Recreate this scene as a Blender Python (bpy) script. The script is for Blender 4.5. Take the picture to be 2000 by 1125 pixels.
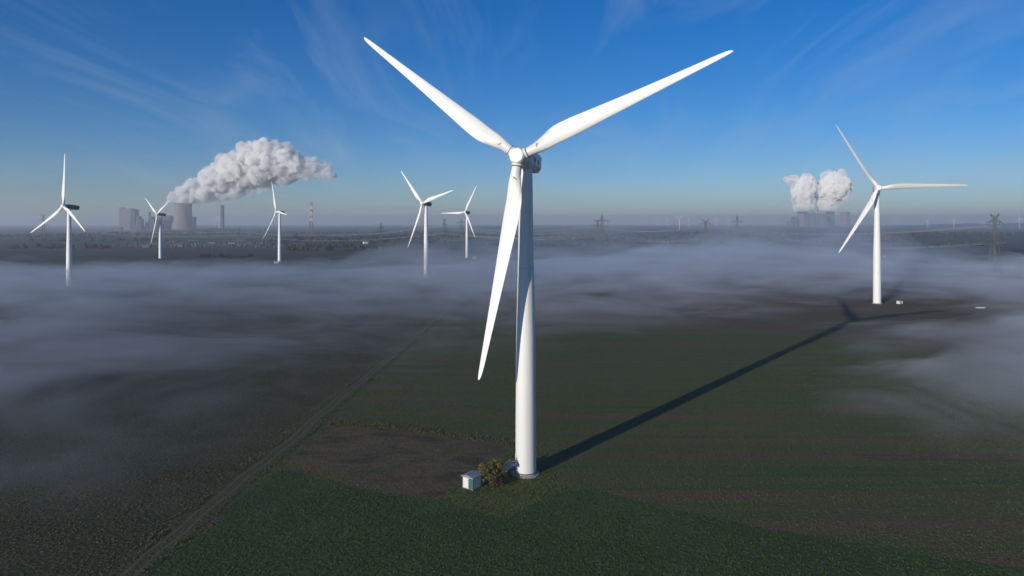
import bpy, bmesh, math, random
import numpy as np
from mathutils import Vector, Matrix
R = math.radians
for o in list(bpy.data.objects): bpy.data.objects.remove(o)
scene = bpy.context.scene
col = scene.collection

# ------------------------------------------------------------------ camera
HC = 51.2                     # drone height above the field
F = 1333.0                     # focal length in pixels of the 2000 px wide photograph
HORIZON = 435.0
cam = bpy.data.objects.new('camera', bpy.data.cameras.new('camera'))
col.objects.link(cam)
cam.location = (0, 0, HC)
cam.rotation_euler = (math.pi / 2, 0, 0)          # level camera: the towers stay upright in the frame
cam.data.shift_y = -(562.5 - HORIZON) / 2000.0
cam.data.sensor_width = 36.0
cam.data.lens = 36.0 * F / 2000.0
cam.data.clip_start = 0.5
cam.data.clip_end = 80000
scene.camera = cam

# ------------------------------------------------------------------ sky and sun
SUN_EL = 12.6
SUN_TO = Vector((0.6254, 0.7803, 0)).normalized()          # horizontal direction the light travels
SUN_ROT = math.atan2(-SUN_TO.x, -SUN_TO.y)
w = bpy.data.worlds.new('World'); scene.world = w; w.use_nodes = True
nt = w.node_tree; nt.nodes.clear()
N = nt.nodes.new; L = nt.links.new
out = N('ShaderNodeOutputWorld'); bg = N('ShaderNodeBackground'); sky = N('ShaderNodeTexSky')
sky.sky_type = 'NISHITA'; sky.sun_disc = False
sky.sun_elevation = R(SUN_EL); sky.sun_rotation = SUN_ROT
sky.altitude = 100; sky.air_density = 1.0; sky.dust_density = 0.0; sky.ozone_density = 4.0
bg.inputs['Strength'].default_value = 0.082
tc = N('ShaderNodeTexCoord'); sp = N('ShaderNodeSeparateXYZ'); L(tc.outputs['Generated'], sp.inputs[0])
zz = N('ShaderNodeMath'); zz.operation = 'MAXIMUM'; L(sp.outputs['Z'], zz.inputs[0]); zz.inputs[1].default_value = 0.0
za = N('ShaderNodeMath'); za.operation = 'ADD'; L(zz.outputs[0], za.inputs[0]); za.inputs[1].default_value = 0.12
dx = N('ShaderNodeMath'); dx.operation = 'DIVIDE'; L(sp.outputs['X'], dx.inputs[0]); L(za.outputs[0], dx.inputs[1])
dy = N('ShaderNodeMath'); dy.operation = 'DIVIDE'; L(sp.outputs['Y'], dy.inputs[0]); L(za.outputs[0], dy.inputs[1])
cb = N('ShaderNodeCombineXYZ'); L(dx.outputs[0], cb.inputs[0]); L(dy.outputs[0], cb.inputs[1])
mp = N('ShaderNodeMapping'); mp.inputs['Rotation'].default_value = (0, 0, R(-28)); mp.inputs['Scale'].default_value = (1.7, 0.5, 1)
L(cb.outputs[0], mp.inputs[0])
nz = N('ShaderNodeTexNoise'); nz.inputs['Scale'].default_value = 1.1; nz.inputs['Detail'].default_value = 9
nz.inputs['Roughness'].default_value = 0.62; nz.inputs['Distortion'].default_value = 0.9
L(mp.outputs[0], nz.inputs['Vector'])
cr = N('ShaderNodeMapRange'); cr.inputs[1].default_value = 0.47; cr.inputs[2].default_value = 0.80
cr.inputs[3].default_value = 0.0; cr.inputs[4].default_value = 0.30
L(nz.outputs['Fac'], cr.inputs[0])
mx = N('ShaderNodeMix'); mx.data_type = 'RGBA'
hs = N('ShaderNodeHueSaturation'); hs.inputs['Saturation'].default_value = 1.30; L(sky.outputs[0], hs.inputs['Color'])
tn = N('ShaderNodeMix'); tn.data_type = 'RGBA'; tn.blend_type = 'MULTIPLY'; tn.inputs['Factor'].default_value = 1.0
L(hs.outputs[0], tn.inputs['A']); tn.inputs['B'].default_value = (.92, .98, 1.29, 1)
L(cr.outputs[0], mx.inputs['Factor']); L(tn.outputs['Result'], mx.inputs['A']); mx.inputs['B'].default_value = (4.6, 5.6, 6.9, 1)
L(mx.outputs['Result'], bg.inputs['Color']); L(bg.outputs[0], out.inputs['Surface'])

sun = bpy.data.objects.new('sun', bpy.data.lights.new('sun', 'SUN')); col.objects.link(sun)
sun.data.energy = 4.4; sun.data.angle = R(0.5); sun.data.color = (1.0, 0.92, 0.80)
d = Vector((SUN_TO.x * math.cos(R(SUN_EL)), SUN_TO.y * math.cos(R(SUN_EL)), -math.sin(R(SUN_EL))))
sun.rotation_euler = d.to_track_quat('-Z', 'Y').to_euler()
sun.location = (-300, -300, 200)

scene.view_settings.view_transform = 'Standard'
try: scene.view_settings.look = 'None'
except Exception: pass
scene.view_settings.exposure = 0.0; scene.view_settings.gamma = 1.0
cy = scene.cycles
cy.max_bounces = 12; cy.diffuse_bounces = 2; cy.glossy_bounces = 2; cy.transmission_bounces = 2
cy.volume_bounces = 10; cy.transparent_max_bounces = 8
cy.use_adaptive_sampling = True; cy.adaptive_threshold = 0.02
cy.use_denoising = True
try: cy.denoiser = 'OPENIMAGEDENOISE'
except Exception: pass

# ------------------------------------------------------------------ helpers
def ray(px, py): return Vector(((px - 1000) / F, 1.0, (HORIZON - py) / F))
def G(px, py, z=0.0):
    """point on the flat ground that a photo pixel looks at"""
    r = ray(px, py); t = (HC - z) / -r.z
    return Vector((r.x * t, r.y * t, z))
def X(px, D): return (px - 1000) / F * D            # near enough for things far away
def Z(py, D): return HC + D * (HORIZON - py) / F * 1.0
def tag(o, label=None, cat=None, group=None, kind=None):
    if label: o['label'] = label
    if cat: o['category'] = cat
    if group: o['group'] = group
    if kind: o['kind'] = kind
    return o
def obj(name, me, m=None, parent=None):
    o = bpy.data.objects.new(name, me); col.objects.link(o)
    if m is not None and not me.materials: me.materials.append(m)
    if parent is not None: o.parent = parent
    return o
def empty(name, loc=(0, 0, 0), rz=0.0):
    o = bpy.data.objects.new(name, None); col.objects.link(o)
    o.location = loc; o.rotation_euler = (0, 0, rz); o.empty_display_size = 1
    return o
class MB:
    """collects shapes into one mesh"""
    def __init__(s): s.v = []; s.f = []
    def add(s, vs, fs):
        b = len(s.v); s.v += [tuple(v) for v in vs]; s.f += [tuple(i + b for i in f) for f in fs]
    def box(s, c, d, rz=0.0, M=None):
        hx, hy, hz = d[0] / 2, d[1] / 2, d[2] / 2
        P = [Vector((x, y, z)) for z in (-hz, hz) for y in (-hy, hy) for x in (-hx, hx)]
        if rz: P = [Matrix.Rotation(rz, 3, 'Z') @ p for p in P]
        if M is not None: P = [M @ p for p in P]
        s.add([p + Vector(c) for p in P], [(0, 2, 3, 1), (4, 5, 7, 6), (0, 1, 5, 4), (2, 6, 7, 3), (0, 4, 6, 2), (1, 3, 7, 5)])
    def lathe(s, prof, n=32, c=(0, 0, 0), M=None, cap=True):
        vs = []; fs = []
        for r, z in prof:
            for i in range(n):
                a = 2 * math.pi * i / n; vs.append(Vector((r * math.cos(a), r * math.sin(a), z)))
        for k in range(len(prof) - 1):
            for i in range(n):
                j = (i + 1) % n; fs.append((k * n + i, k * n + j, (k + 1) * n + j, (k + 1) * n + i))
        if cap:
            fs.append(tuple(reversed(range(n)))); fs.append(tuple(range((len(prof) - 1) * n, len(prof) * n)))
        if M is not None: vs = [M @ v for v in vs]
        s.add([v + Vector(c) for v in vs], fs)
    def bar(s, a, b, r, n=4):
        a = Vector(a); b = Vector(b); d = b - a
        if d.length < 1e-6: return
        q = d.to_track_quat('Z', 'Y').to_matrix()
        vs = []
        for p in (a, b):
            for i in range(n):
                t = 2 * math.pi * (i + .5) / n; vs.append(p + q @ Vector((r * math.cos(t), r * math.sin(t), 0)))
        fs = [(i, (i + 1) % n, n + (i + 1) % n, n + i) for i in range(n)] + [tuple(reversed(range(n))), tuple(range(n, 2 * n))]
        s.add(vs, fs)
    def tube(s, pts, r, n=6):
        for a, b in zip(pts[:-1], pts[1:]): s.bar(a, b, r, n)
    def mesh(s, name, smooth=False):
        me = bpy.data.meshes.new(name); me.from_pydata(s.v, [], s.f); me.update()
        if smooth: me.shade_smooth()
        return me
    def build(s, name, m, parent=None, smooth=False, sharp=None):
        me = s.mesh(name, smooth)
        if smooth and sharp:
            try: me.set_sharp_from_angle(angle=R(sharp))
            except Exception: pass
        return obj(name, me, m, parent)

# value noise used for shaping fog, steam and shrubs
_rng = np.random.default_rng(7)
_perm = _rng.permutation(256)
_perm = np.concatenate([_perm, _perm, _perm]); _val = _rng.random(256) * 2 - 1
def vnoise(x, y, z):
    xi = np.floor(x).astype(int); yi = np.floor(y).astype(int); zi = np.floor(z).astype(int)
    fx, fy, fz = x - xi, y - yi, z - zi
    fx, fy, fz = [t * t * t * (t * (t * 6 - 15) + 10) for t in (fx, fy, fz)]
    xi, yi, zi = xi & 255, yi & 255, zi & 255
    def h(a, b, c): return _val[_perm[_perm[_perm[a & 255] + (b & 255)] + (c & 255)]]
    l = lambda a, b, t: a + (b - a) * t
    return l(l(l(h(xi, yi, zi), h(xi + 1, yi, zi), fx), l(h(xi, yi + 1, zi), h(xi + 1, yi + 1, zi), fx), fy),
             l(l(h(xi, yi, zi + 1), h(xi + 1, yi, zi + 1), fx), l(h(xi, yi + 1, zi + 1), h(xi + 1, yi + 1, zi + 1), fx), fy), fz)
def fbm(x, y, z, o=4, g=0.5):
    t = 0; a = 1.0; n = 0.0
    for i in range(o):
        t = t + a * vnoise(x * 2 ** i + 17.3 * i, y * 2 ** i + 5.1 * i, z * 2 ** i + 9.7 * i); n += a; a *= g
    return t / n

# ------------------------------------------------------------------ materials
def mat(name, color, rough=0.7, spec=0.3, metallic=0.0):
    m = bpy.data.materials.new(name); m.use_nodes = True
    b = m.node_tree.nodes['Principled BSDF']
    b.inputs['Base Color'].default_value = (*color, 1); b.inputs['Roughness'].default_value = rough
    b.inputs['Specular IOR Level'].default_value = spec; b.inputs['Metallic'].default_value = metallic
    return m
def noisy(name, c1, c2, scale=1.0, detail=6, rough=0.8, stretch=(1, 1, 1), rot=0.0, bump=0.0, bscale=None, lo=.35, hi=.65,
          extra=None, spec=0.2, dist=0.0):
    """two-colour noise on object-space position, optional third colour in patches, optional bump"""
    m = bpy.data.materials.new(name); m.use_nodes = True
    t = m.node_tree; n = t.nodes.new; l = t.links.new; b = t.nodes['Principled BSDF']
    b.inputs['Roughness'].default_value = rough; b.inputs['Specular IOR Level'].default_value = spec
    g = n('ShaderNodeTexCoord'); mp = n('ShaderNodeMapping'); l(g.outputs['Object'], mp.inputs[0])
    mp.inputs['Scale'].default_value = stretch; mp.inputs['Rotation'].default_value = (0, 0, rot)
    a = n('ShaderNodeTexNoise'); a.inputs['Scale'].default_value = scale; a.inputs['Detail'].default_value = detail
    a.inputs['Roughness'].default_value = 0.65; a.inputs['Distortion'].default_value = dist
    l(mp.outputs[0], a.inputs['Vector'])
    r = n('ShaderNodeMapRange'); r.inputs[1].default_value = lo; r.inputs[2].default_value = hi; l(a.outputs['Fac'], r.inputs[0])
    x = n('ShaderNodeMix'); x.data_type = 'RGBA'; l(r.outputs[0], x.inputs['Factor'])
    x.inputs['A'].default_value = (*c1, 1); x.inputs['B'].default_value = (*c2, 1)
    res = x.outputs['Result']
    if extra:                                   # (color, scale, lo, hi, stretch, rot)
        for (c3, sc3, lo3, hi3, st3, ro3) in extra:
            mp3 = n('ShaderNodeMapping'); l(g.outputs['Object'], mp3.inputs[0])
            mp3.inputs['Scale'].default_value = st3; mp3.inputs['Rotation'].default_value = (0, 0, ro3)
            a3 = n('ShaderNodeTexNoise'); a3.inputs['Scale'].default_value = sc3; a3.inputs['Detail'].default_value = 5
            l(mp3.outputs[0], a3.inputs['Vector'])
            r3 = n('ShaderNodeMapRange'); r3.inputs[1].default_value = lo3; r3.inputs[2].default_value = hi3; l(a3.outputs['Fac'], r3.inputs[0])
            x3 = n('ShaderNodeMix'); x3.data_type = 'RGBA'; l(r3.outputs[0], x3.inputs['Factor'])
            l(res, x3.inputs['A']); x3.inputs['B'].default_value = (*c3, 1); res = x3.outputs['Result']
    l(res, b.inputs['Base Color'])
    if bump:
        a2 = n('ShaderNodeTexNoise'); a2.inputs['Scale'].default_value = bscale or scale; a2.inputs['Detail'].default_value = 4
        l(g.outputs['Object'], a2.inputs['Vector'])
        bp = n('ShaderNodeBump'); bp.inputs['Strength'].default_value = 1.0; bp.inputs['Distance'].default_value = bump
        l(a2.outputs['Fac'], bp.inputs['Height']); l(bp.outputs['Normal'], b.inputs['Normal'])
    return m
def volume(name, color, density, aniso):
    m = bpy.data.materials.new(name); m.use_nodes = True; t = m.node_tree; t.nodes.clear()
    o = t.nodes.new('ShaderNodeOutputMaterial'); v = t.nodes.new('ShaderNodeVolumePrincipled')
    v.inputs['Color'].default_value = (*color, 1); v.inputs['Density'].default_value = density
    v.inputs['Anisotropy'].default_value = aniso
    t.links.new(v.outputs[0], o.inputs['Volume'])
    return m

def fog_volume(name, color, density, aniso, size=(64, 48, 13), back=.10, step=.16, lo=.39, hi=.70, fade=1e5):
    m = volume(name, color, density, aniso); t = m.node_tree; n = t.nodes.new; l = t.links.new
    v = [x for x in t.nodes if x.type == 'PRINCIPLED_VOLUME'][0]
    g = n('ShaderNodeTexCoord'); mp = n('ShaderNodeMapping'); l(g.outputs['Object'], mp.inputs[0]); mp.inputs['Scale'].default_value = tuple(1 / q for q in size); mp.inputs['Rotation'].default_value = (0, 0, .5)
    a = n('ShaderNodeTexNoise'); a.inputs['Scale'].default_value = 1.0; a.inputs['Detail'].default_value = 5; a.inputs['Roughness'].default_value = .64; a.inputs['Distortion'].default_value = .8
    l(mp.outputs[0], a.inputs['Vector'])
    v2 = n('ShaderNodeVolumePrincipled'); v2.inputs['Color'].default_value = (*color, 1); v2.inputs['Anisotropy'].default_value = -.45     # droplets also throw light straight back
    ad = n('ShaderNodeAddShader'); l(v.outputs[0], ad.inputs[0]); l(v2.outputs[0], ad.inputs[1])
    l(ad.outputs[0], [x for x in t.nodes if x.type == 'OUTPUT_MATERIAL'][0].inputs['Volume'])
    sx = n('ShaderNodeSeparateXYZ'); l(g.outputs['Object'], sx.inputs[0])
    fz = n('ShaderNodeMapRange'); fz.inputs[1].default_value = 0; fz.inputs[2].default_value = fade; fz.inputs[3].default_value = 1; fz.inputs[4].default_value = 0 if fade < 1e4 else 1; l(sx.outputs['Z'], fz.inputs[0])
    f2 = n('ShaderNodeMath'); f2.operation = 'POWER'; f2.inputs[1].default_value = 1.6; l(fz.outputs[0], f2.inputs[0])
    for node, part in ((v, 1 - back), (v2, back)):
        r = n('ShaderNodeMapRange'); r.inputs[1].default_value = lo; r.inputs[2].default_value = hi; r.inputs[3].default_value = .03 * density * part; r.inputs[4].default_value = 2.3 * density * part
        mu = n('ShaderNodeMath'); mu.operation = 'MULTIPLY'; l(a.outputs['Fac'], r.inputs[0]); l(r.outputs[0], mu.inputs[0]); l(f2.outputs[0], mu.inputs[1]); l(mu.outputs[0], node.inputs['Density'])
    m.cycles.volume_step_rate = step
    return m
M = {}
M['white'] = noisy('turbine_white', (.75, .75, .735), (.68, .68, .665), .22, 6, .42, (1, 1, .12), spec=.4, extra=[((.52, .51, .47), .5, .57, .80, (1.6, 1.6, .05), 0)])
M['white2'] = mat('far_turbine_white', (.76, .76, .75), .5)
M['nacelle'] = mat('nacelle_grey', (.60, .61, .62), .5)
M['dark'] = mat('dark_rubber', (.03, .03, .035), .7)
M['mark'] = mat('print_dark', (.05, .06, .08), .6)
M['concrete'] = noisy('concrete', (.36, .35, .33), (.24, .24, .23), 1.5, 6, .9)
M['galv'] = mat('galvanised_steel', (.55, .56, .57), .45, .4, .3)
M['pylon'] = mat('pylon_steel', (.09, .095, .085), .6, .3)
M['cable'] = mat('cable_aluminium', (.45, .45, .45), .5, .4, .2)
M['red'] = mat('mast_red', (.42, .06, .05), .6)
M['plantgrey'] = noisy('boiler_cladding', (.085, .09, .105), (.065, .07, .08), .03, 4, .8)
M['plantlight'] = noisy('light_cladding', (.19, .19, .20), (.15, .15, .16), .03, 4, .8)
M['plantdark'] = noisy('dark_cladding', (.09, .10, .12), (.07, .08, .09), .03, 4, .8)
M['tower_conc'] = noisy('cooling_tower_concrete', (.27, .215, .185), (.19, .155, .14), .012, 6, .9, (1, 1, .25))
M['window'] = mat('dark_window', (.03, .035, .045), .2, .5)
M['hutwhite'] = noisy('hut_white', (.74, .73, .70), (.62, .60, .56), 2, 5, .6)
M['flange'] = mat('joint_grey', (.50, .50, .49), .6)
M['hutgreen'] = mat('hut_green', (.045, .13, .09), .55)
M['hutroof'] = noisy('hut_roof', (.24, .28, .30), (.18, .21, .23), 2, 5, .5)
M['bark'] = mat('bark', (.07, .05, .035), .9)
M['fog'] = fog_volume('fog', (.89, .90, .94), 0.0112, 0.75, fade=74)
M['steam'] = fog_volume('steam', (.997, .997, .997), 0.038, 0.1, (50, 50, 42), .5, .10, .41, .55)
M['wisp'] = fog_volume('thin_steam', (.97, .97, .98), 0.022, 0.2, (55, 55, 40), .4, .25, .42, .62)
M['haze'] = volume('haze', (.86, .92, 1.0), 1.5e-4, 0.25)

# ------------------------------------------------------------------ ground and fields
def sheet(name, pts, z, m, label=None):
    me = bpy.data.meshes.new(name)
    bm = bmesh.new(); vs = [bm.verts.new((p[0], p[1], z)) for p in pts]
    f = bm.faces.new(vs); f.normal_update()
    if f.normal.z < 0: f.normal_flip()
    bmesh.ops.triangulate(bm, faces=[f]); bm.to_mesh(me); bm.free()
    o = obj(name, me, m); tag(o, kind='structure')
    if label: o['label'] = label
    return o
gm = noisy('open_farmland', (0.039, 0.045, 0.024), (0.065, 0.050, 0.029), .004, 8, .95, (1, 2.2, 1), .2,
           extra=[((0.029, 0.043, 0.024), .0013, .48, .60, (1, 3, 1), -.15), ((0.078, 0.054, 0.032), .0021, .56, .66, (1, 3.4, 1), .1)])
sheet('ground', [(-15500, -600), (15500, -600), (15500, 15500), (-15500, 15500)], 0.0, gm)

# speckled crop of the big field, rows running across the slope
crop = noisy('crop_field', (.060, .096, .024), (.104, .096, .036), .16, 7, .95, (.35, 1.3, 1), 0, bump=.25, bscale=1.6, lo=.30, hi=.70,
             extra=[((.140, .084, .054), .045, .50, .66, (.16, 3.0, 1), 0), ((.052, .088, .030), .09, .54, .66, (.10, 3.6, 1), 0), ((.120, .080, .050), .16, .55, .64, (.05, 4.0, 1), 0), ((.040, .048, .022), 1.7, .54, .70, (1, 1, 1), 0)])
grass = noisy('grass_field', (0.044, 0.077, 0.020), (0.070, 0.102, 0.028), .10, 7, .95, (1, 1, 1), 0, bump=.22, bscale=1.3,
              extra=[((0.027, 0.047, 0.014), 1.5, .52, .66, (1, 1, 1), 0), ((0.050, 0.067, 0.027), .03, .5, .7, (1, 1, 1), 0)])
rough_grass = noisy('rough_grass', (0.087, 0.110, 0.031), (0.129, 0.110, 0.037), .35, 7, .95, (1, 1, 1), 0, bump=.25, bscale=1.6,
                    extra=[((0.050, 0.067, 0.020), 1.6, .5, .66, (1, 1, 1), 0)])
leftfield = noisy('stubble_field', (0.049, 0.058, 0.022), (0.082, 0.068, 0.027), .12, 7, .95, (.4, 1.2, 1), -.5, bump=.3, bscale=1.4,
                  extra=[((0.027, 0.034, 0.013), 1.6, .5, .64, (1, 1, 1), 0), ((0.116, 0.103, 0.042), 2.2, .64, .72, (1, 1, 1), .3)])
soil = noisy('bare_soil', (0.090, 0.068, 0.035), (0.122, 0.094, 0.049), .22, 8, .95, (1, 1, 1), .4, bump=.18, bscale=1.2, dist=1.5,
             extra=[((0.063, 0.049, 0.027), .10, .5, .62, (1, 2, 1), .6), ((0.165, 0.132, 0.073), .5, .60, .74, (.4, 2, 1), .5), ((0.073, 0.084, 0.027), .16, .58, .66, (1, 1, 1), 0)])
yellowgrass = noisy('dry_grass', (0.130, 0.097, 0.027), (0.086, 0.086, 0.024), .5, 6, .95, bump=.25, bscale=1.6,
                    extra=[((0.130, 0.059, 0.028), .18, .56, .68, (1, 1, 1), 0)])
dirt = noisy('track_dirt', (.135, .112, .080), (.090, .078, .056), .45, 8, .95, bump=.10, bscale=2, extra=[((.075, .080, .040), .35, .56, .68, (1, 1, 1), 0)])
verge = noisy('verge_grass', (0.052, 0.067, 0.021), (0.091, 0.076, 0.029), .6, 6, .95, bump=.25, bscale=1.6)
stub = noisy('brown_stubble', (0.120, 0.074, 0.041), (0.096, 0.077, 0.037), .05, 7, .95, (.4, 2.4, 1), .1, bump=.25, bscale=1.3,
             extra=[((0.067, 0.069, 0.028), .03, .5, .64, (.5, 3, 1), .1)])
def gp(*pp): return [G(x, y) for x, y in pp]
def ragged(poly, step=2.5, amp=.9, seed=0):
    o = []
    for a, b in zip(poly, poly[1:] + poly[:1]):
        a, b = Vector(a), Vector(b); n = max(1, min(60, int((b - a).length / step))); t = (b - a).normalized()
        for k in range(n):
            p = a.lerp(b, k / n); q = np.array([p.x / 7 + seed]), np.array([p.y / 7]), np.array([.5])
            o.append(p + Vector((t.y, -t.x, 0)) * amp * float(fbm(*q, 3)[0]) * 2)
    return o
track_px = [(165, 1190), (255, 1118), (370, 1022), (480, 930), (560, 868), (640, 797), (720, 733), (790, 674), (845, 628), (905, 584), (960, 548)]
tr = [G(x, y) for x, y in track_px]
def offset_line(pts, dlt):
    o = []
    for i, p in enumerate(pts):
        a = pts[max(i - 1, 0)]; b = pts[min(i + 1, len(pts) - 1)]; t = (b - a).normalized()
        o.append(p + Vector((t.y, -t.x, 0)) * dlt)
    return o
def strip(name, pts, a, b, z, m):
    A = offset_line(pts, a); B = offset_line(pts, b); mb = MB()
    for i in range(len(pts) - 1):
        mb.add([(A[i].x, A[i].y, z), (B[i].x, B[i].y, z), (B[i + 1].x, B[i + 1].y, z), (A[i + 1].x, A[i + 1].y, z)], [(0, 1, 2, 3)])
    return tag(mb.build(name, m), kind='structure')
def smooth_line(pts, n=6):
    o = []
    for i in range(len(pts) - 1):
        p0 = pts[max(i - 1, 0)]; p1 = pts[i]; p2 = pts[i + 1]; p3 = pts[min(i + 2, len(pts) - 1)]
        for k in range(n):
            t = k / n
            o.append(.5 * ((2 * p1) + (p2 - p0) * t + (2 * p0 - 5 * p1 + 4 * p2 - p3) * t * t + (3 * p1 - p0 - 3 * p2 + p3) * t ** 3))
    o.append(pts[-1]); return o
trs = smooth_line(tr)
# left field: everything left of the track
lf = [p for p in trs] + [Vector((-30, 620, 0)), Vector((-620, 620, 0)), Vector((-620, 40, 0))]
sheet('stubble_field', lf, .004, leftfield)
# crop field right of the track, out to the brown stubble beyond
cf = [p for p in trs if p.y < 395] + gp((1000, 640), (1250, 636), (1450, 641), (1700, 668), (1850, 690), (2100, 735)) + [Vector((330, 60, 0)), Vector((60, 40, 0)), Vector((-60, 40, 0))]
sheet('crop_field', cf, .006, crop)
sf = gp((905, 600), (1000, 640), (1250, 636), (1450, 641), (1700, 668), (1850, 690), (2150, 745), (2250, 600), (1800, 575), (1400, 560), (1000, 556))
sheet('brown_stubble_field', sf, .010, stub)
gf = gp((255, 1180), (300, 1118), (420, 1020), (500, 950), (548, 917), (600, 925), (680, 951), (770, 968), (860, 976), (910, 992), (985, 1010), (1040, 985), (1080, 962),
        (1150, 952), (1230, 975), (1350, 1003), (1500, 1032), (1700, 1066), (1900, 1096), (2100, 1122), (2300, 1200))
gf = ragged(gf, amp=.6)
sheet('grass_field', gf, .014, grass)
rg = gp((865, 966), (905, 940), (930, 915), (985, 890), (1000, 872), (1046, 905), (1085, 935), (1150, 952), (1080, 964), (1040, 987), (985, 1012), (910, 994), (880, 982))
rg = ragged(rg, amp=.8, seed=3)
sheet('rough_grass', rg, .022, rough_grass)
pad = gp((548, 915), (600, 868), (650, 831), (720, 832), (830, 847), (920, 860), (1000, 874), (985, 892), (930, 917), (905, 942), (865, 968), (850, 974), (770, 964), (680, 948), (600, 922))
pad = ragged(pad, amp=1.3, seed=5)
sheet('bare_soil_pad', pad, .018, soil)
yg = smooth_line(gp((640, 829), (700, 829), (760, 834), (830, 843), (920, 856), (1004, 868)), 4)
strip('dry_grass_strip', yg, -1.6, 1.3, .026, yellowgrass)
strip('dry_grass_patch', smooth_line(gp((556, 908), (610, 915), (670, 938)), 3), -2.2, 1.2, .026, yellowgrass)
wob = [p + Vector((.25 * math.sin(i * 1.3), .2 * math.sin(i * .9 + 1), 0)) for i, p in enumerate(trs)]
strip('track', trs, -1.9, 1.9, .030, verge)
strip('wheel_rut', wob, -1.2, -.65, .036, dirt)
strip('wheel_rut', wob, .6, 1.15, .036, dirt)
strip('verge', trs, -3.4, -1.9, .042, verge)
strip('verge', trs, 1.9, 2.9, .042, verge)
for a in (-.9, .9):
    strip('wheel_rut', smooth_line(gp((745, 803), (790, 764), (835, 722), (858, 698)), 5), a - .22, a + .22, .030, soil)
for px_line in ([(585, 893), (640, 893), (700, 893), (770, 878), (850, 866), (940, 872)], [(600, 905), (680, 925), (740, 905), (800, 893), (880, 905), (925, 918)], [(700, 940), (740, 915), (800, 900), (870, 925)]):
    ln = smooth_line(gp(*px_line), 6)
    for a in (-.9, .9): strip('wheel_rut', ln, a - .16, a + .16, .034, dirt)
for d0, sl in ((152, -.10), (182, -.06), (218, -.03), (262, 0.0), (305, .02)):
    ln = [Vector((x, d0 + sl * x + 7 * math.sin(x / 90), 0)) for x in range(12, int(.74 * d0), 8)]
    for a in (-.95, .95): strip('tramline', ln, a - .2, a + .2, .020, soil)
# far patchwork of fields
rnd = random.Random(3)
pal = [(.020, .050, .032), (.026, .058, .034), (.050, .044, .036), (.034, .042, .032), (.060, .054, .044), (.018, .036, .028)]
pm = [noisy('far_field_soil' if c[0] > c[1] else 'far_field_crop', c, tuple(v * .75 for v in c), .01, 6, .95, (1, 3, 1), rnd.uniform(-.3, .3)) for c in pal]
ys = [700, 800, 900, 1010, 1120, 1260, 1420, 1640, 1900, 2250, 2700, 3300, 4100, 5200]
for k in range(len(ys) - 1):
    x = -ys[k] * 1.0 - rnd.uniform(0, 200)
    while x < ys[k]:
        wd = rnd.uniform(.16, .5) * ys[k]; sk = rnd.uniform(-40, 40)
        y0, y1 = ys[k] + 3, ys[k + 1] - 3
        sheet('far_field', [(x, y0), (x + wd - 5, y0), (x + wd - 5 + sk, y1), (x + sk, y1)], .05, pm[0 if (380 < x < 1 and False) else rnd.randrange(len(pm))])
        x += wd

# low wooded hills at the horizon
def hill(px0, px1, ytop, D, depth, m):
    x0, x1 = X(px0, D), X(px1, D); h = Z(ytop, D); n = 60; k = 8
    vs = []; fs = []
    for j in range(k + 1):
        for i in range(n + 1):
            u = i / n; v = j / k
            e = math.sin(math.pi * u) ** .6 * math.sin(math.pi * v) ** .8
            vs.append((x0 + (x1 - x0) * u, D + (v - .5) * depth, -.5 + (h + .5) * e * (1 + .12 * math.sin(u * 37 + j) + .08 * math.sin(u * 91))))
    for j in range(k):
        for i in range(n):
            a = j * (n + 1) + i; fs.append((a, a + 1, a + n + 2, a + n + 1))
    mb = MB(); mb.add(vs, fs); return tag(mb.build('hill', m, smooth=True), kind='structure')
woods = noisy('wooded_slope', (.018, .030, .022), (.030, .038, .026), .02, 8, .95)
hill(370, 470, 446.5, 4150, 500, woods)
hill(-300, 300, 446, 6200, 900, woods)
hill(400, 1100, 444, 7000, 900, woods)
hill(1000, 1600, 442, 8200, 900, woods)
hill(1700, 2350, 436.5, 7600, 900, woods)

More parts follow.
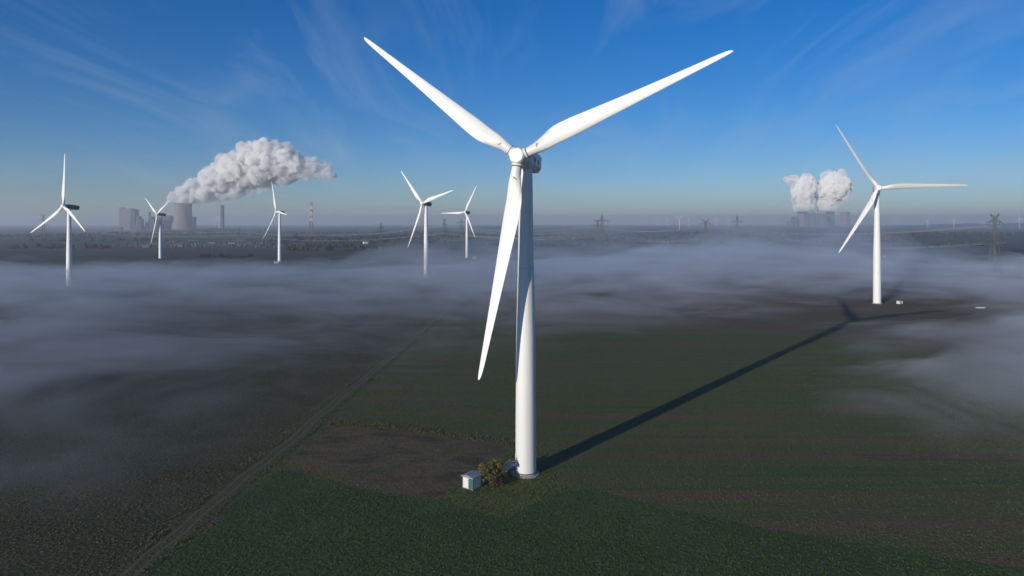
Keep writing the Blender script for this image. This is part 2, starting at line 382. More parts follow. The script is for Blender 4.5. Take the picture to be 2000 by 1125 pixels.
# ------------------------------------------------------------------ crop plants and grass tufts, too many to count
def inside(poly, x, y):
    c = np.zeros(len(x), bool); n = len(poly)
    for i in range(n):
        x0, y0, x1, y1 = poly[i][0], poly[i][1], poly[(i + 1) % n][0], poly[(i + 1) % n][1]
        if y0 == y1: continue
        c ^= ((y0 > y) != (y1 > y)) & (x < (x1 - x0) * (y - y0) / (y1 - y0) + x0)
    return c
def plants(name, poly, holes, per_m2, size, tall, nl, m, label, seed, dmax=430, patch=(28, 11, -.25)):
    g = np.random.default_rng(seed); P = np.array([(p[0], p[1]) for p in poly])
    lo, hi = P.min(0), P.max(0); hi[1] = min(hi[1], dmax)
    n = int((hi[0] - lo[0]) * (hi[1] - lo[1]) * per_m2)
    x = g.uniform(lo[0], hi[0], n); y = g.uniform(lo[1], hi[1], n)
    k = inside(poly, x, y) & (np.abs(x) < .80 * y + 8) & (y > 95)
    for h in holes: k &= ~inside(h, x, y)
    pn = fbm(x / patch[0], (y + .13 * x) / patch[1], x * 0 + seed, 4)
    k &= g.random(n) < np.clip(.62 + 1.5 * (pn - patch[2]), .12, 1) * np.clip(1.25 - y / dmax, .25, 1)
    x, y = x[k], y[k]; n = len(x)
    V = np.empty((n, nl, 4, 3)); a = g.uniform(0, 2 * math.pi, (n, nl)); s_ = size * g.uniform(.55, 1.35, (n, nl)) * np.clip(y / 220, .8, 1.25)[:, None]; t_ = tall * g.uniform(.5, 1.3, (n, nl))
    ca, sa = np.cos(a), np.sin(a); wd = .42
    for q, (u, v, z) in enumerate([(0, -wd * .5, 0.0), (1, -wd, 1), (1.15, wd, .8), (0, wd * .5, 0.0)]):
        V[:, :, q, 0] = x[:, None] + (u * ca - v * sa) * s_; V[:, :, q, 1] = y[:, None] + (u * sa + v * ca) * s_; V[:, :, q, 2] = .01 + z * t_
    me = bpy.data.meshes.new(name); nf = n * nl
    me.vertices.add(nf * 4); me.vertices.foreach_set('co', V.ravel()); me.loops.add(nf * 4); me.loops.foreach_set('vertex_index', np.arange(nf * 4, dtype=np.int32))
    me.polygons.add(nf); me.polygons.foreach_set('loop_start', np.arange(0, nf * 4, 4, dtype=np.int32)); me.update(calc_edges=True); me.validate()
    return tag(obj(name, me, m), label, 'plants', kind='stuff')
def leaf_mat(name, cols):
    m = bpy.data.materials.new(name); m.use_nodes = True; t = m.node_tree; b = t.nodes['Principled BSDF']
    g = t.nodes.new('ShaderNodeNewGeometry'); r = t.nodes.new('ShaderNodeValToRGB')
    r.color_ramp.interpolation = 'CONSTANT'
    while len(r.color_ramp.elements) < len(cols): r.color_ramp.elements.new(1)
    for i, c in enumerate(cols): r.color_ramp.elements[i].position = i / len(cols); r.color_ramp.elements[i].color = (*c, 1)
    t.links.new(g.outputs['Random Per Island'], r.inputs[0]); t.links.new(r.outputs[0], b.inputs['Base Color'])
    b.inputs['Roughness'].default_value = .7; b.inputs['Specular IOR Level'].default_value = .2
    return m
cropm = leaf_mat('crop_leaf', [(.074, .120, .032), (.096, .130, .040), (.064, .104, .028), (.115, .116, .040), (.098, .090, .038)])
stubm = leaf_mat('stubble_leaf', [(0.100, 0.086, 0.041), (0.125, 0.091, 0.047), (0.074, 0.076, 0.033), (0.150, 0.110, 0.058)])
tuftm = leaf_mat('grass_leaf', [(0.054, 0.091, 0.023), (0.073, 0.108, 0.028), (0.044, 0.072, 0.018), (0.083, 0.097, 0.031)])
near_px = gp((500, 950), (548, 917), (650, 829), (1004, 866), (1046, 900), (1085, 935), (1150, 952))
plants('crop_plants', cf, [gf, rg, pad, [p for p in offset_line(trs, 3)] + [p for p in reversed(offset_line(trs, -4))]], 2.6, .22, .14, 3, cropm, 'low leafy green crop speckling the big field', 2, patch=(90, 4.5, -.18))
plants('stubble_plants', lf, [[p for p in offset_line(trs, 3)] + [p for p in reversed(offset_line(trs, -4))]], 2.0, .25, .13, 3, stubm, 'dull brown green stubble plants left of the track', 3)
plants('grass_tufts', gf, [rg], 4.2, .22, .13, 3, tuftm, 'dense dark green grass tufts of the near field', 4, patch=(14, 14, -.35))
plants('grass_tufts', rg, [], 3.0, .24, .2, 3, tuftm, 'rough grass tufts round the hut and tower foot', 5, patch=(6, 6, -.3))

drym = leaf_mat('dry_leaf', [(.13, .115, .045), (.10, .095, .04), (.08, .09, .035), (.12, .08, .045)])
def band(line_, a, b): return [p for p in offset_line(line_, a)] + [p for p in reversed(offset_line(line_, b))]
plants('dry_grass', band(yg, -2.2, 1.8), [], 5, .26, .34, 3, drym, 'yellowed grass fringe along the far edge of the bare soil', 6, patch=(5, 5, -.2))
plants('verge_grass', band(trs, -4.0, -1.8), [], 3, .26, .26, 3, stubm, 'rough verge grass on the field side of the track', 7, patch=(5, 5, -.1))
plants('verge_grass', band(trs, 1.7, 3.3), [], 3, .26, .26, 3, tuftm, 'green verge grass on the turbine side of the track', 8, patch=(5, 5, -.1))
plants('weeds', pad, [], .5, .22, .14, 3, drym, 'sparse weeds on the bare soil beside the hut', 9, patch=(9, 9, .35))

# ------------------------------------------------------------------ wind turbines
YAW = R(19.5)                                  # all rotors face the same wind
_cu = [0, .07, .12, .17, .22, .28, .40, .60, .80, .92, .965, .985, .996, 1.0]
_cv = [1.92, 2.0, 2.55, 3.2, 3.5, 3.44, 2.95, 2.1, 1.38, .98, .76, .56, .32, .1]
def chord_at(u):
    k = min(len(_cu) - 2, max(0, int(np.searchsorted(_cu, u)) - 1))
    def sl(i):
        i0, i1 = max(i - 1, 0), min(i + 1, len(_cu) - 1); return (_cv[i1] - _cv[i0]) / (_cu[i1] - _cu[i0])
    h = _cu[k + 1] - _cu[k]; t = (u - _cu[k]) / h
    return (2*t**3-3*t*t+1)*_cv[k] + (t**3-2*t*t+t)*h*sl(k) + (3*t*t-2*t**3)*_cv[k+1] + (t**3-t*t)*h*sl(k+1)
def blade_mesh(Rr, root_r, chord, nsec=44, npt=26):
    vs = []; fs = []
    r0 = 1.25 * root_r
    for k in range(nsec + 1):
        t = k / nsec; t = 1 - (1 - t) ** 1.35
        r = r0 + (Rr - r0) * t; u = r / Rr
        if u < .07: blend = 0.0
        else: blend = min(1, (u - .07) / .14)
        blend = blend * blend * (3 - 2 * blend)
        ch = chord_at(u) * chord / 3.5
        if u < .1: ch = ch * (u - .03) / .07 + 2 * root_r * (.1 - u) / .07 if u > .03 else 2 * root_r
        th = (1 - blend) * 2 * root_r + blend * ch * (.30 - .16 * u)
        tw = R(13) * (1 - u) ** 1.6 * blend + R(2)
        pre = .018 * Rr * u * u                            # slight forward bend
        for i in range(npt):
            a = 2 * math.pi * i / npt
            cxp = .5 * math.cos(a); yy = .5 * math.sin(a)
            # airfoil: thin towards the trailing edge (+x)
            af = yy * (1 - .75 * blend * (max(0, cxp + .5)) ** 1.2)
            x = cxp * ch + blend * ch * .20                # pitch axis 30 % behind the leading edge
            y = af * th
            vs.append((x * math.cos(tw) - y * math.sin(tw), -(x * math.sin(tw) + y * math.cos(tw)) - pre, r))
    for k in range(nsec):
        for i in range(npt):
            j = (i + 1) % npt; fs.append((k * npt + i, (k + 1) * npt + i, (k + 1) * npt + j, k * npt + j))
    fs.append(tuple(range(npt))); fs.append(tuple(reversed(range(nsec * npt, (nsec + 1) * npt))))
    me = bpy.data.meshes.new('blade'); me.from_pydata(vs, [], fs); me.update(); me.shade_smooth()
    return me
def turbine(base, Hh, Rr, phi, label, group='white wind turbines in the fields', near=False, yaw=YAW, tilt=R(6), nac_len=None, mw=None, nac_mat=None, s=1.0, blade_me=None, pitch=0.0):
    mw = mw or M['white2']
    root = empty('wind_turbine', base)
    tag(root, label, 'wind turbine', group)
    rb, rt = 2.12 * s, 1.36 * s
    n = 64 if near else 24
    zt = Hh - 1.75 * s
    mb = MB(); mb.lathe([(rb, .35), (rb, 1.2), (rb * .985, zt * .18), (rb * .93, zt * .45), (rb + (rt - rb) * .70, zt * .72), (rt, zt)], n)
    tw = mb.build('tower', mw, root, smooth=True, sharp=40)
    mb = MB(); mb.lathe([(rb + .75 * s, -.3), (rb + .75 * s, .12), (rb + .62 * s, .22), (rb + .16, .26), (rb + .16, .48), (rb + .02, .5)], n)
    mb.build('foundation', M['concrete'], root, smooth=True, sharp=30)
    # rotor frame: X right in rotor plane, -Y wards = upwind axis, Z up in plane
    n_ax = Vector((-math.sin(yaw) * math.cos(tilt), -math.cos(yaw) * math.cos(tilt), math.sin(tilt)))
    rx = Vector((math.cos(yaw), -math.sin(yaw), 0)); up = rx.cross(-n_ax); up = up if up.z > 0 else -up
    Rm = Matrix((rx, -n_ax, up)).transposed()              # columns rx, downwind, up
    hubc = Vector((0, 0, Hh)) + n_ax * 4.5 * s
    # hub: rounded body with a flat front cap
    Mh = Rm @ Matrix(((1, 0, 0), (0, 0, -1), (0, 1, 0)))    # local z -> upwind
    mb = MB(); mb.lathe([(1.0 * s, -1.9 * s), (1.55 * s, -1.7 * s), (1.74 * s, -.9 * s), (1.80 * s, -.2 * s), (1.78 * s, .4 * s), (1.66 * s, .95 * s), (1.46 * s, 1.40 * s), (1.42 * s, 1.44 * s)], 40 if near else 16, hubc, Mh)
    hub = mb.build('hub', mw, root, smooth=True, sharp=40)
    mb = MB(); mb.lathe([(1.38 * s, 1.40 * s), (1.38 * s, 1.52 * s), (1.33 * s, 1.57 * s), (.7 * s, 1.60 * s), (.05, 1.61 * s)], 40 if near else 16, hubc, Mh)
    mb.build('nose_cap', mw, hub, smooth=True, sharp=40)
    # nacelle: long box with chamfered underside and rounded back
    Ln = nac_len or 8.4 * s; wN = 1.75 * s; hN = 1.9 * s
    prof = [(-wN, .9 * hN), (-wN * .86, hN), (wN * .86, hN), (wN, .9 * hN), (wN, -.45 * hN), (wN * .62, -.95 * hN), (-wN * .62, -.95 * hN), (-wN, -.45 * hN)]
    sect = [(1.9, .84), (2.3, .97), (3.2, 1), (Ln - .2 * s, 1), (Ln + 1.6 * s, .93), (Ln + 2.0 * s, .72)]
    vs = []; fs = []
    for yy, k in sect:
        for px_, pz in prof: vs.append(hubc + Rm @ Vector((px_ * k, yy * (s if yy < 3.3 else 1), pz * k + (.10 * s))))
    q = len(prof)
    for k in range(len(sect) - 1):
        for i in range(q):
            j = (i + 1) % q; fs.append((k * q + i, k * q + j, (k + 1) * q + j, (k + 1) * q + i))
    fs.append(tuple(range(q))); fs.append(tuple(reversed(range((len(sect) - 1) * q, len(sect) * q))))
    mb = MB(); mb.add(vs, fs); nac = mb.build('nacelle', nac_mat or M['nacelle'], root)
    mb = MB(); mb.lathe([(rt * 1.0, zt), (rt * 1.06, zt + .1), (rt * 1.06, zt + .5), (rt * .98, zt + .6 * s)], 32)
    mb.build('yaw_ring', M['nacelle'], root, smooth=True, sharp=30)
    mb = MB()
    pm_ = hubc + Rm @ Vector((.5 * s, Ln, hN))
    mb.bar(pm_, pm_ + Vector((0, 0, 1.5 * s)), .06 * s); mb.bar(pm_ + Rm @ Vector((-1.0, 0, 0)), pm_ + Rm @ Vector((-1.0, 0, 1.2)), .06 * s)
    mb.bar(pm_ + Rm @ Vector((-1.2, 0, .9)), pm_ + Rm @ Vector((.3, 0, .9)), .05 * s)
    mb.build('wind_sensor', M['galv'], nac)
    me = blade_me or blade_mesh(Rr, .96 * s, 3.5 * s * (Rr / 43))
    for i in range(3):
        a = phi + i * 2 * math.pi / 3
        # blade local z along radius, local x = trailing side (counter-clockwise seen from upwind), local -y = upwind
        rad = Rm @ Vector((math.cos(a), 0, math.sin(a))); tang = Rm @ Vector((-math.sin(a), 0, math.cos(a)))
        B = Matrix((tang, -n_ax, rad)).transposed()
        b = obj('blade', me, mw, root)
        cone = Matrix.Rotation(R(3.0), 3, 'X')
        b.matrix_local = Matrix.Translation(hubc) @ (B @ cone @ Matrix.Rotation(-pitch, 3, 'Z')).to_4x4()
        if near:
            mb = MB(); mb.lathe([(.99, 1.99), (1.03, 2.01), (1.03, 2.10), (.99, 2.12)], 40); mb.build('root_seam', M['dark'], b, smooth=True, sharp=30)
            mb = MB(); mb.lathe([(1.12, 1.05), (1.14, 1.1), (1.14, 1.90), (1.02, 1.98)], 40); mb.build('root_collar', mw, b, smooth=True, sharp=30)
            mb = MB()
            for q_ in range(3): mb.box((.05 + q_ * .24, -1.06, 4.4 + q_ * .14), (.12, .02, .26))
            mb.build('serial_mark', M['mark'], b)
    return root, hubc, Rm, tw, nac
main, hubc, Rm, mtow, mnac = turbine(G(1027, 925), 63.8, 44.0, R(22.8), 'large white wind turbine with clear tower foot beside the green and white hut', near=True, mw=M['white'], nac_mat=M['white'])
# tower section seams, door and steps, nacelle details of the near turbine
for zq in (20.5, 42.0):
    r_ = 2.12 + (1.36 - 2.12) * (zq / 61.7) ** 1.25 + .06
    mb = MB(); mb.lathe([(r_ - .04, zq - .05), (r_, zq - .04), (r_, zq + .04), (r_ - .04, zq + .05)], 64, cap=False); mb.build('flange_seam', M['flange'], mtow, smooth=True)
mb = MB(); mb.lathe([(2.145, .50), (2.16, .52), (2.16, .62), (2.145, .64)], 64, cap=False); mb.build('base_seam', M['dark'], mtow, smooth=True)
mb = MB()
for q_, (a_, b_) in enumerate([(-.55, .35), (.0, -.3), (.55, .35)]): pass
tri = [(3.6, .75), (4.5, .75), (4.9, -.15), (4.4, .3)]
sidex = 1.762
mb.add([hubc + Rm @ Vector((sidex, y_, z_)) for y_, z_ in tri] , [(0, 1, 2, 3)])
mb.add([hubc + Rm @ Vector((sidex, y_, z_)) for y_, z_ in [(5.1, .75), (5.9, .75), (5.0, -.75), (4.75, -.35)]], [(0, 1, 2, 3)])
mb.build('logo', M['mark'], mnac)
mb = MB()
for k in range(5): mb.box(hubc + Rm @ Vector((1.765, 7.6, -.2 + k * .2)), (.03, 1.1, .09), M=Rm)
mb.build('vent', M['dark'], mnac)
# steps up to the tower door, on the track side
ang = R(198)
dr = Vector((math.cos(ang), math.sin(ang), 0)); sd = Vector((-dr.y, dr.x, 0)); dz = 2.0
def at(rd, s_, z_): return dr * rd + sd * s_ + Vector((0, 0, z_))
mb = MB(); mb.box(at(2.03, 0, dz + 1.1), (.2, .95, 2.1), rz=ang); dor = mb.build('door', M['nacelle'], mtow)
mb = MB(); mb.box(at(2.15, .32, dz + 1.0), (.06, .06, .25), rz=ang); mb.build('door_handle', M['dark'], dor)
st = empty('steps', (0, 0, 0)); st.parent = main
mb = MB(); mb.box(at(2.65, 0, dz), (1.1, 1.2, .06), rz=ang); mb.build('landing', M['galv'], st)
ns = 9
for k in range(ns):
    mb = MB(); mb.box(at(3.3 + k * .27, 0, dz - (k + 1) * .2), (.26, 1.0, .04), rz=ang); mb.build('step', M['galv'], st)
for sgn in (-1, 1):
    mb = MB()
    a0, a1 = at(3.2, .56 * sgn, dz), at(3.3 + ns * .27, .56 * sgn, dz - ns * .2 - .1)
    mb.bar(a0, a1, .07)
    for h_ in (.55, 1.05): mb.bar(a0 + Vector((0, 0, h_)), a1 + Vector((0, 0, h_)), .035, 6); mb.bar(at(2.2, .56 * sgn, dz + h_), a0 + Vector((0, 0, h_)), .035, 6)
    for k in range(5):
        p = a0.lerp(a1, k / 4); mb.bar(p, p + Vector((0, 0, 1.05)), .035, 6)
    mb.bar(at(2.2, .56 * sgn, dz), at(2.2, .56 * sgn, dz + 1.05), .035, 6)
    mb.bar(at(2.9, .5 * sgn, 0), at(2.9, .5 * sgn, dz), .05, 6)
    mb.build('railing', M['galv'], st)

far_blade = blade_mesh(43, .96, 3.5, 16, 12)
turbine(G(1713, 593), 72.4, 47.5, R(1), 'white wind turbine with one blade level, a small white cabinet beside its clear foot', nac_len=9, s=1.12, near=False, pitch=R(42))
turbine(G(135, 558), 64.0, 41.0, R(91), yaw=R(27), label='white wind turbine with one blade straight up, its foot sunk in the fog, dark nacelle', nac_len=10, nac_mat=M['plantdark'], blade_me=far_blade)
turbine(G(313, 505), 63.0, 41.5, R(26), yaw=R(37), label='white wind turbine standing in front of the big cooling tower', nac_len=10, nac_mat=M['plantdark'], blade_me=far_blade)
turbine(G(546, 514), 64.5, 41.5, R(-6), yaw=R(49), label='white wind turbine before the tall stack and the red and white mast', nac_mat=M['plantgrey'], pitch=R(6), blade_me=far_blade)
turbine(G(832, 544), 68.5, 43, R(14), yaw=R(40), label='white wind turbine with fog veiled foot and boxy nacelle beside the pylons', nac_mat=M['plantgrey'], pitch=R(6), blade_me=far_blade)
turbine(G(912, 504), 66.0, 41, R(62), yaw=R(34), label='white wind turbine rising between two lattice pylons', nac_mat=M['plantgrey'], pitch=R(6), blade_me=far_blade)
tiny = blade_mesh(43, 1.5, 4.2, 8, 8)
for px_, D_, ph in [(1327, 5200, 28), (1243, 8200, 70), (1285, 8000, 10), (1304, 7600, 95), (1345, 7800, 50), (1399, 6600, 90), (1424, 7400, 33), (428, 5600, 75), (1812, 7000, 5), (1863, 6300, 88), (1991, 5600, 100), (1750, 7800, 40)]:
    turbine(Vector((X(px_, D_), D_, 0)), 84, 43, R(ph), 'tiny pale wind turbine far off on the hazy horizon', 'far wind turbines along the horizon', nac_mat=M['white2'], blade_me=tiny)

# white transformer cabinets beside the turbine feet
def cabinet(px_, py_, size, label, rz=.3):
    c = empty('transformer_cabinet', G(px_, py_), rz); tag(c, label, 'cabinet')
    mb = MB(); mb.box((0, 0, size[2] / 2), size); mb.build('housing', M['hutwhite'], c)
    mb = MB(); mb.box((0, 0, size[2] + .08), (size[0] + .3, size[1] + .3, .16)); mb.build('roof', M['plantlight'], c)
    mb = MB(); mb.box((-.1, -size[1] / 2 - .015, size[2] * .48), (size[0] * .5, .03, size[2] * .8)); mb.build('door', M['plantlight'], c)
cabinet(1757, 593.5, (2.6, 2.2, 1.9), 'small white cabinet beside the turbine with one level blade')
cabinet(540, 514.5, (5, 3, 2.6), 'white cabinet beside the turbine before the tall stack')
cabinet(824, 545, (4.4, 3, 2.6), 'white cabinet in the fog beside the turbine with boxy nacelle')
cabinet(926, 505.5, (4, 3, 2.6), 'white cabinet beside the turbine between the pylons')
cabinet(1988, 519, (3, 2.6, 2.8), 'small white cabinet near the tall pylon with raised horns')
cabinet(1727, 502, (2.6, 2.6, 3), 'small white cabinet alone in the green field behind the turbine with level blade')
c = empty('field_trough', G(1915, 602), .05); tag(c, 'long low white trough lying in the foggy field', 'trough')
mb = MB(); mb.box((0, 0, .35), (5.4, 1.1, .5)); mb.build('tank', M['hutwhite'], c)
mb = MB(); mb.box((-1.8, 0, .06), (.3, 1.2, .12)); mb.box((1.8, 0, .06), (.3, 1.2, .12)); mb.build('foot', M['concrete'], c)

# ------------------------------------------------------------------ hut and shrub at the near turbine
hp = G(922, 951)
hut = empty('transformer_hut', hp, R(-36)); hut.scale = (.88, .88, .88); tag(hut, 'small white and green hut with grey sloping roof beside the shrub', 'hut')
Wd, Dp, Ht = 3.0, 3.0, 2.55
mb = MB(); mb.box((0, 0, .06), (Wd + .15, Dp + .15, .12)); mb.build('plinth', M['concrete'], hut)
mb = MB(); mb.box((0, 0, .12 + (Ht - .12) / 2), (Wd, Dp, Ht - .12)); mb.build('wall', M['hutwhite'], hut)
for sx in (-1, 1):
    for sy in (-1, 1):
        mb = MB(); mb.box((sx * (Wd / 2 - .06), sy * (Dp / 2 - .06), Ht / 2 + .06), (.2, .2, Ht - .1)); mb.build('corner_post', M['hutgreen'], hut)
mb = MB(); mb.box((-.52, -Dp / 2 - .02, 1.25), (1.5, .05, 2.2)); dr_ = mb.build('door', M['hutwhite'], hut)
mb = MB(); mb.box((.12, -Dp / 2 - .06, 1.9), (.12, .05, .16)); mb.build('handle', M['dark'], dr_)
mb = MB(); mb.box((.82, -Dp / 2 - .02, 1.25), (1.15, .05, 2.3)); mb.build('green_panel', M['hutgreen'], hut)
for k in range(3):
    mb = MB(); mb.box((Wd / 2 + .012, -.9 + k * .9, 1.25), (.03, .84, 2.1)); mb.build('side_panel', M['hutwhite'], hut)
ov = .28
P = [(-Wd / 2 - ov, -Dp / 2 - ov, Ht), (Wd / 2 + ov, -Dp / 2 - ov, Ht), (Wd / 2 + ov, Dp / 2 + ov, Ht), (-Wd / 2 - ov, Dp / 2 + ov, Ht)]
mb = MB(); mb.add(P + [(x, y, z + .14) for x, y, z in P] + [(0, -Dp / 2 - ov, Ht + .62), (0, Dp / 2 + ov, Ht + .62)],
                  [(3, 2, 1, 0), (0, 1, 5, 4), (1, 2, 6, 5), (2, 3, 7, 6), (3, 0, 4, 7), (4, 5, 8), (5, 6, 9, 8), (6, 7, 9), (7, 4, 8, 9)])
rf = mb.build('roof', M['hutroof'], hut)
mb = MB(); mb.bar((0, -Dp / 2 - ov, Ht + .64), (0, Dp / 2 + ov, Ht + .64), .07, 6); mb.build('ridge', M['hutroof'], rf)

M['leaf'] = leaf_mat('autumn_leaf', [(0.161, 0.147, 0.036), (0.112, 0.119, 0.039), (0.077, 0.101, 0.034), (0.140, 0.092, 0.036), (0.105, 0.064, 0.036), (0.063, 0.081, 0.028), (0.182, 0.168, 0.048), (0.084, 0.070, 0.042)])
M['leafred'] = leaf_mat('reddish_leaf', [(.085, .045, .026), (.07, .05, .028), (.10, .06, .03), (.05, .05, .022)])
M['leaf2'] = leaf_mat('dark_leaf', [(.018, .030, .020), (.026, .036, .022), (.034, .034, .024), (.014, .022, .016)])
def shrub(loc, rx_, ry_, h, nleaf, ls, label, name='shrub', lm='leaf', nst=9, cat='shrub', group=None, seed=1):
    rr = random.Random(seed); s_ = empty(name, loc); tag(s_, label, cat, group)
    mb = MB()
    tips = []
    for i in range(nst):
        a = rr.uniform(0, 2 * math.pi); q = rr.uniform(.2, .75)
        t_ = Vector((math.cos(a) * rx_ * q, math.sin(a) * ry_ * q, h * rr.uniform(.55, .9)))
        mid = Vector((t_.x * .35, t_.y * .35, t_.z * .5)); mb.tube([(t_.x * .06, t_.y * .06, -.1), mid, t_], .022 * h * .4, 5)
        tips += [mid, t_]
        for k in range(3):
            e = t_ + Vector((rr.uniform(-1, 1) * rx_ * .3, rr.uniform(-1, 1) * ry_ * .3, rr.uniform(-.1, .25) * h)); mb.bar(mid.lerp(t_, rr.uniform(.3, .9)), e, .010 * h * .4, 4)
    mb.build('stem', M['bark'], s_)
    vs = []; fs = []
    cl = [(rr.uniform(-.8, .8), rr.uniform(-.8, .8), rr.uniform(.15, .95), rr.uniform(.13, .32)) for _ in range(38)]
    n = 0
    while n < nleaf:
        cx_, cy_, cz_, cr_ = cl[rr.randrange(len(cl))]
        dv = Vector((rr.gauss(0, 1), rr.gauss(0, 1), rr.gauss(0, 1))).normalized() * cr_ * rr.random() ** .4
        p = Vector((cx_ + dv.x, cy_ + dv.y, cz_ + dv.z * .7))
        rad = math.hypot(p.x, p.y)
        if p.z < .02 or rad > (1.02 - .55 * max(0, p.z - .35) ** 1.3): 
            n += .2; continue
        p = Vector((p.x * rx_, p.y * ry_, p.z * h))
        u = Vector((rr.gauss(0, 1), rr.gauss(0, 1), rr.gauss(0, .7))).normalized(); v = u.orthogonal().normalized()
        sz = ls * rr.uniform(.6, 1.3); b = len(vs)
        vs += [p - u * sz, p + v * sz * .55, p + u * sz, p - v * sz * .55]; fs.append((b, b + 1, b + 2, b + 3)); n += 1
    me = bpy.data.meshes.new('crown'); me.from_pydata([tuple(v) for v in vs], [], fs); me.update()
    obj('crown', me, M[lm], s_)
    return s_
shrub(G(968, 952), 1.7, 1.4, 1.9, 1300, .16, 'low reddish brown shrub in front of the autumn shrub', lm='leafred', seed=8)
shrub(G(958, 943), 3.2, 2.5, 4.3, 5000, .19, 'round shrub with yellow and brown autumn leaves between hut and tower')

# ------------------------------------------------------------------ pylons, mast, power lines
def pylon(px_, D, H, arms, label, top='horns', wb=None, name='lattice_pylon', m=None, rz=.25, sq=.055):
    """arms: list of (height, half width); top: 'horns' for two raised earth-wire peaks, 'spike' for one"""
    m = m or M['pylon']
    p = empty(name, (X(px_, D), D, 0), rz); tag(p, label, 'pylon')
    wb = wb or H * .075; wt = H * .014; hb = arms[0][0]
    def hw(z): return wb + (wt - wb) * min(1, z / (H * .97)) ** .75
    mb = MB(); r = sq * H / 20
    zs = [0]
    while zs[-1] < H * .93: zs.append(min(H * .95, zs[-1] + max(H * .03, hw(zs[-1]) * 1.7)))
    for a, b in zip(zs[:-1], zs[1:]):
        wa, wb_ = hw(a), hw(b); c = [(-1, -1), (1, -1), (1, 1), (-1, 1)]
        for i in range(4):
            (x0, y0), (x1, y1) = c[i], c[(i + 1) % 4]
            mb.bar((x0 * wa, y0 * wa, a), (x0 * wb_, y0 * wb_, b), r)
            mb.bar((x0 * wa, y0 * wa, a), (x1 * wb_, y1 * wb_, b), r * .6); mb.bar((x1 * wa, y1 * wa, a), (x0 * wb_, y0 * wb_, b), r * .6)
            mb.bar((x0 * wb_, y0 * wb_, b), (x1 * wb_, y1 * wb_, b), r * .6)
    mb.build('mast', m, p)
    for z, hw_ in arms:
        mb = MB(); w0 = hw(z); zt_ = z + H * .045
        for sx in (-1, 1):
            for sy in (-1, 1):
                mb.bar((sx * w0, sy * w0, z), (sx * hw_, 0, z), r * .9); mb.bar((sx * w0, sy * w0, zt_), (sx * hw_, 0, z), r * .8)
            for k in range(1, 6):
                t = k / 6; y_ = w0 * (1 - t); x_ = sx * (w0 + (hw_ - w0) * t)
                mb.bar((x_, -y_, z), (x_, y_, z), r * .5); mb.bar((x_, -y_, z), (x_, -y_, z + (zt_ - z) * (1 - t)), r * .5); mb.bar((x_, -y_, z + (zt_ - z) * (1 - t)), (sx * (w0 + (hw_ - w0) * min(1, t + .17)), -w0 * (1 - min(1, t + .17)), z), r * .5)
            for q_ in (.62, 1.0): mb.bar((sx * hw_ * q_, 0, z), (sx * hw_ * q_, 0, z - H * .045), r * .9)
        mb.build('crossarm', m, p)
    mb = MB()
    if top == 'horns':
        for sx in (-1, 1):
            e = (sx * arms[-1][1] * .62, 0, H)
            for sy in (-1, 1): mb.bar((sx * wt, sy * wt, H * .9), e, r); mb.bar((-sx * wt, sy * wt, H * .93), e, r * .8)
        mb.build('earth_wire_horn', m, p)
    else:
        mb.bar((0, 0, H * .93), (0, 0, H), r * 1.3); mb.build('earth_wire_spike', m, p)
    return p
PY = {}
def P_(k, *a, **kw): PY[k] = (a, pylon(*a, **kw))
P_('a', 1167, 1120, 57, [(37, 15), (47, 11)], 'lattice pylon with raised horns, standing close beside the spiked pylon', rz=.5)
P_('b', 1176, 1165, 68, [(33, 12), (43, 16), (54, 12.5)], 'tall spiked lattice pylon with three crossarms close beside a horned one', top='spike', rz=.1)
P_('c', 1378, 1000, 56.5, [(30, 15), (49, 11.5)], 'horned lattice pylon half sunk in the fog bank', rz=.3)
P_('d', 1440, 1400, 70, [(37, 20), (53, 14.5)], 'spiked lattice pylon with wide lower crossarm behind the fog bank', top='spike', rz=.2)
P_('e', 1943, 610, 59.5, [(36, 12), (51.5, 8)], 'big horned lattice pylon rising from fog by the right turbine with level blade', rz=.2)
P_('f', 868, 1310, 59.5, [(34, 9), (48, 6.5)], 'narrow horned lattice pylon beside the fog veiled turbine', rz=.9)
P_('g', 901, 1215, 61, [(33, 13), (41, 12), (51, 8.5)], 'dark spiked lattice pylon just behind the turbine between pylons', top='spike', rz=.2)
P_('h', 744, 1400, 54, [(33, 8), (41, 5)], 'slim spiked lattice pylon alone in the field before the fog', top='spike', rz=.8)
P_('i', 468, 1600, 42, [(24, 10), (32, 8)], 'dark horned lattice pylon above the switchyard', rz=.7)
P_('j', 85, 1950, 77, [(44, 13), (58, 10)], 'dark faint lattice pylon behind the turbine with dark nacelle', rz=.4)
# red and white radio mast
D = 2460; H = 131
rm = empty('radio_mast', (X(608, D), D, 0)); tag(rm, 'tall red and white banded lattice radio mast with antenna platforms', 'radio mast')
def hwm(z): return 8.5 - 5.3 * min(1, z / 75)
nb = 22
for k in range(nb):
    a, b = H * .94 * k / nb, H * .94 * (k + 1) / nb; mb = MB(); wa, wb_ = hwm(a), hwm(b); c = [(-1, -1), (1, -1), (1, 1), (-1, 1)]
    for i in range(4):
        (x0, y0), (x1, y1) = c[i], c[(i + 1) % 4]
        mb.bar((x0 * wa, y0 * wa, a), (x0 * wb_, y0 * wb_, b), .6); mb.bar((x0 * wa, y0 * wa, a), (x1 * wb_, y1 * wb_, b), .36); mb.bar((x0 * wb_, y0 * wb_, b), (x1 * wb_, y1 * wb_, b), .36)
    mb.build('lattice_section', M['pylon'] if k < 9 else (M['red'] if (k // 2) % 2 == 0 else M['hutwhite']), rm)
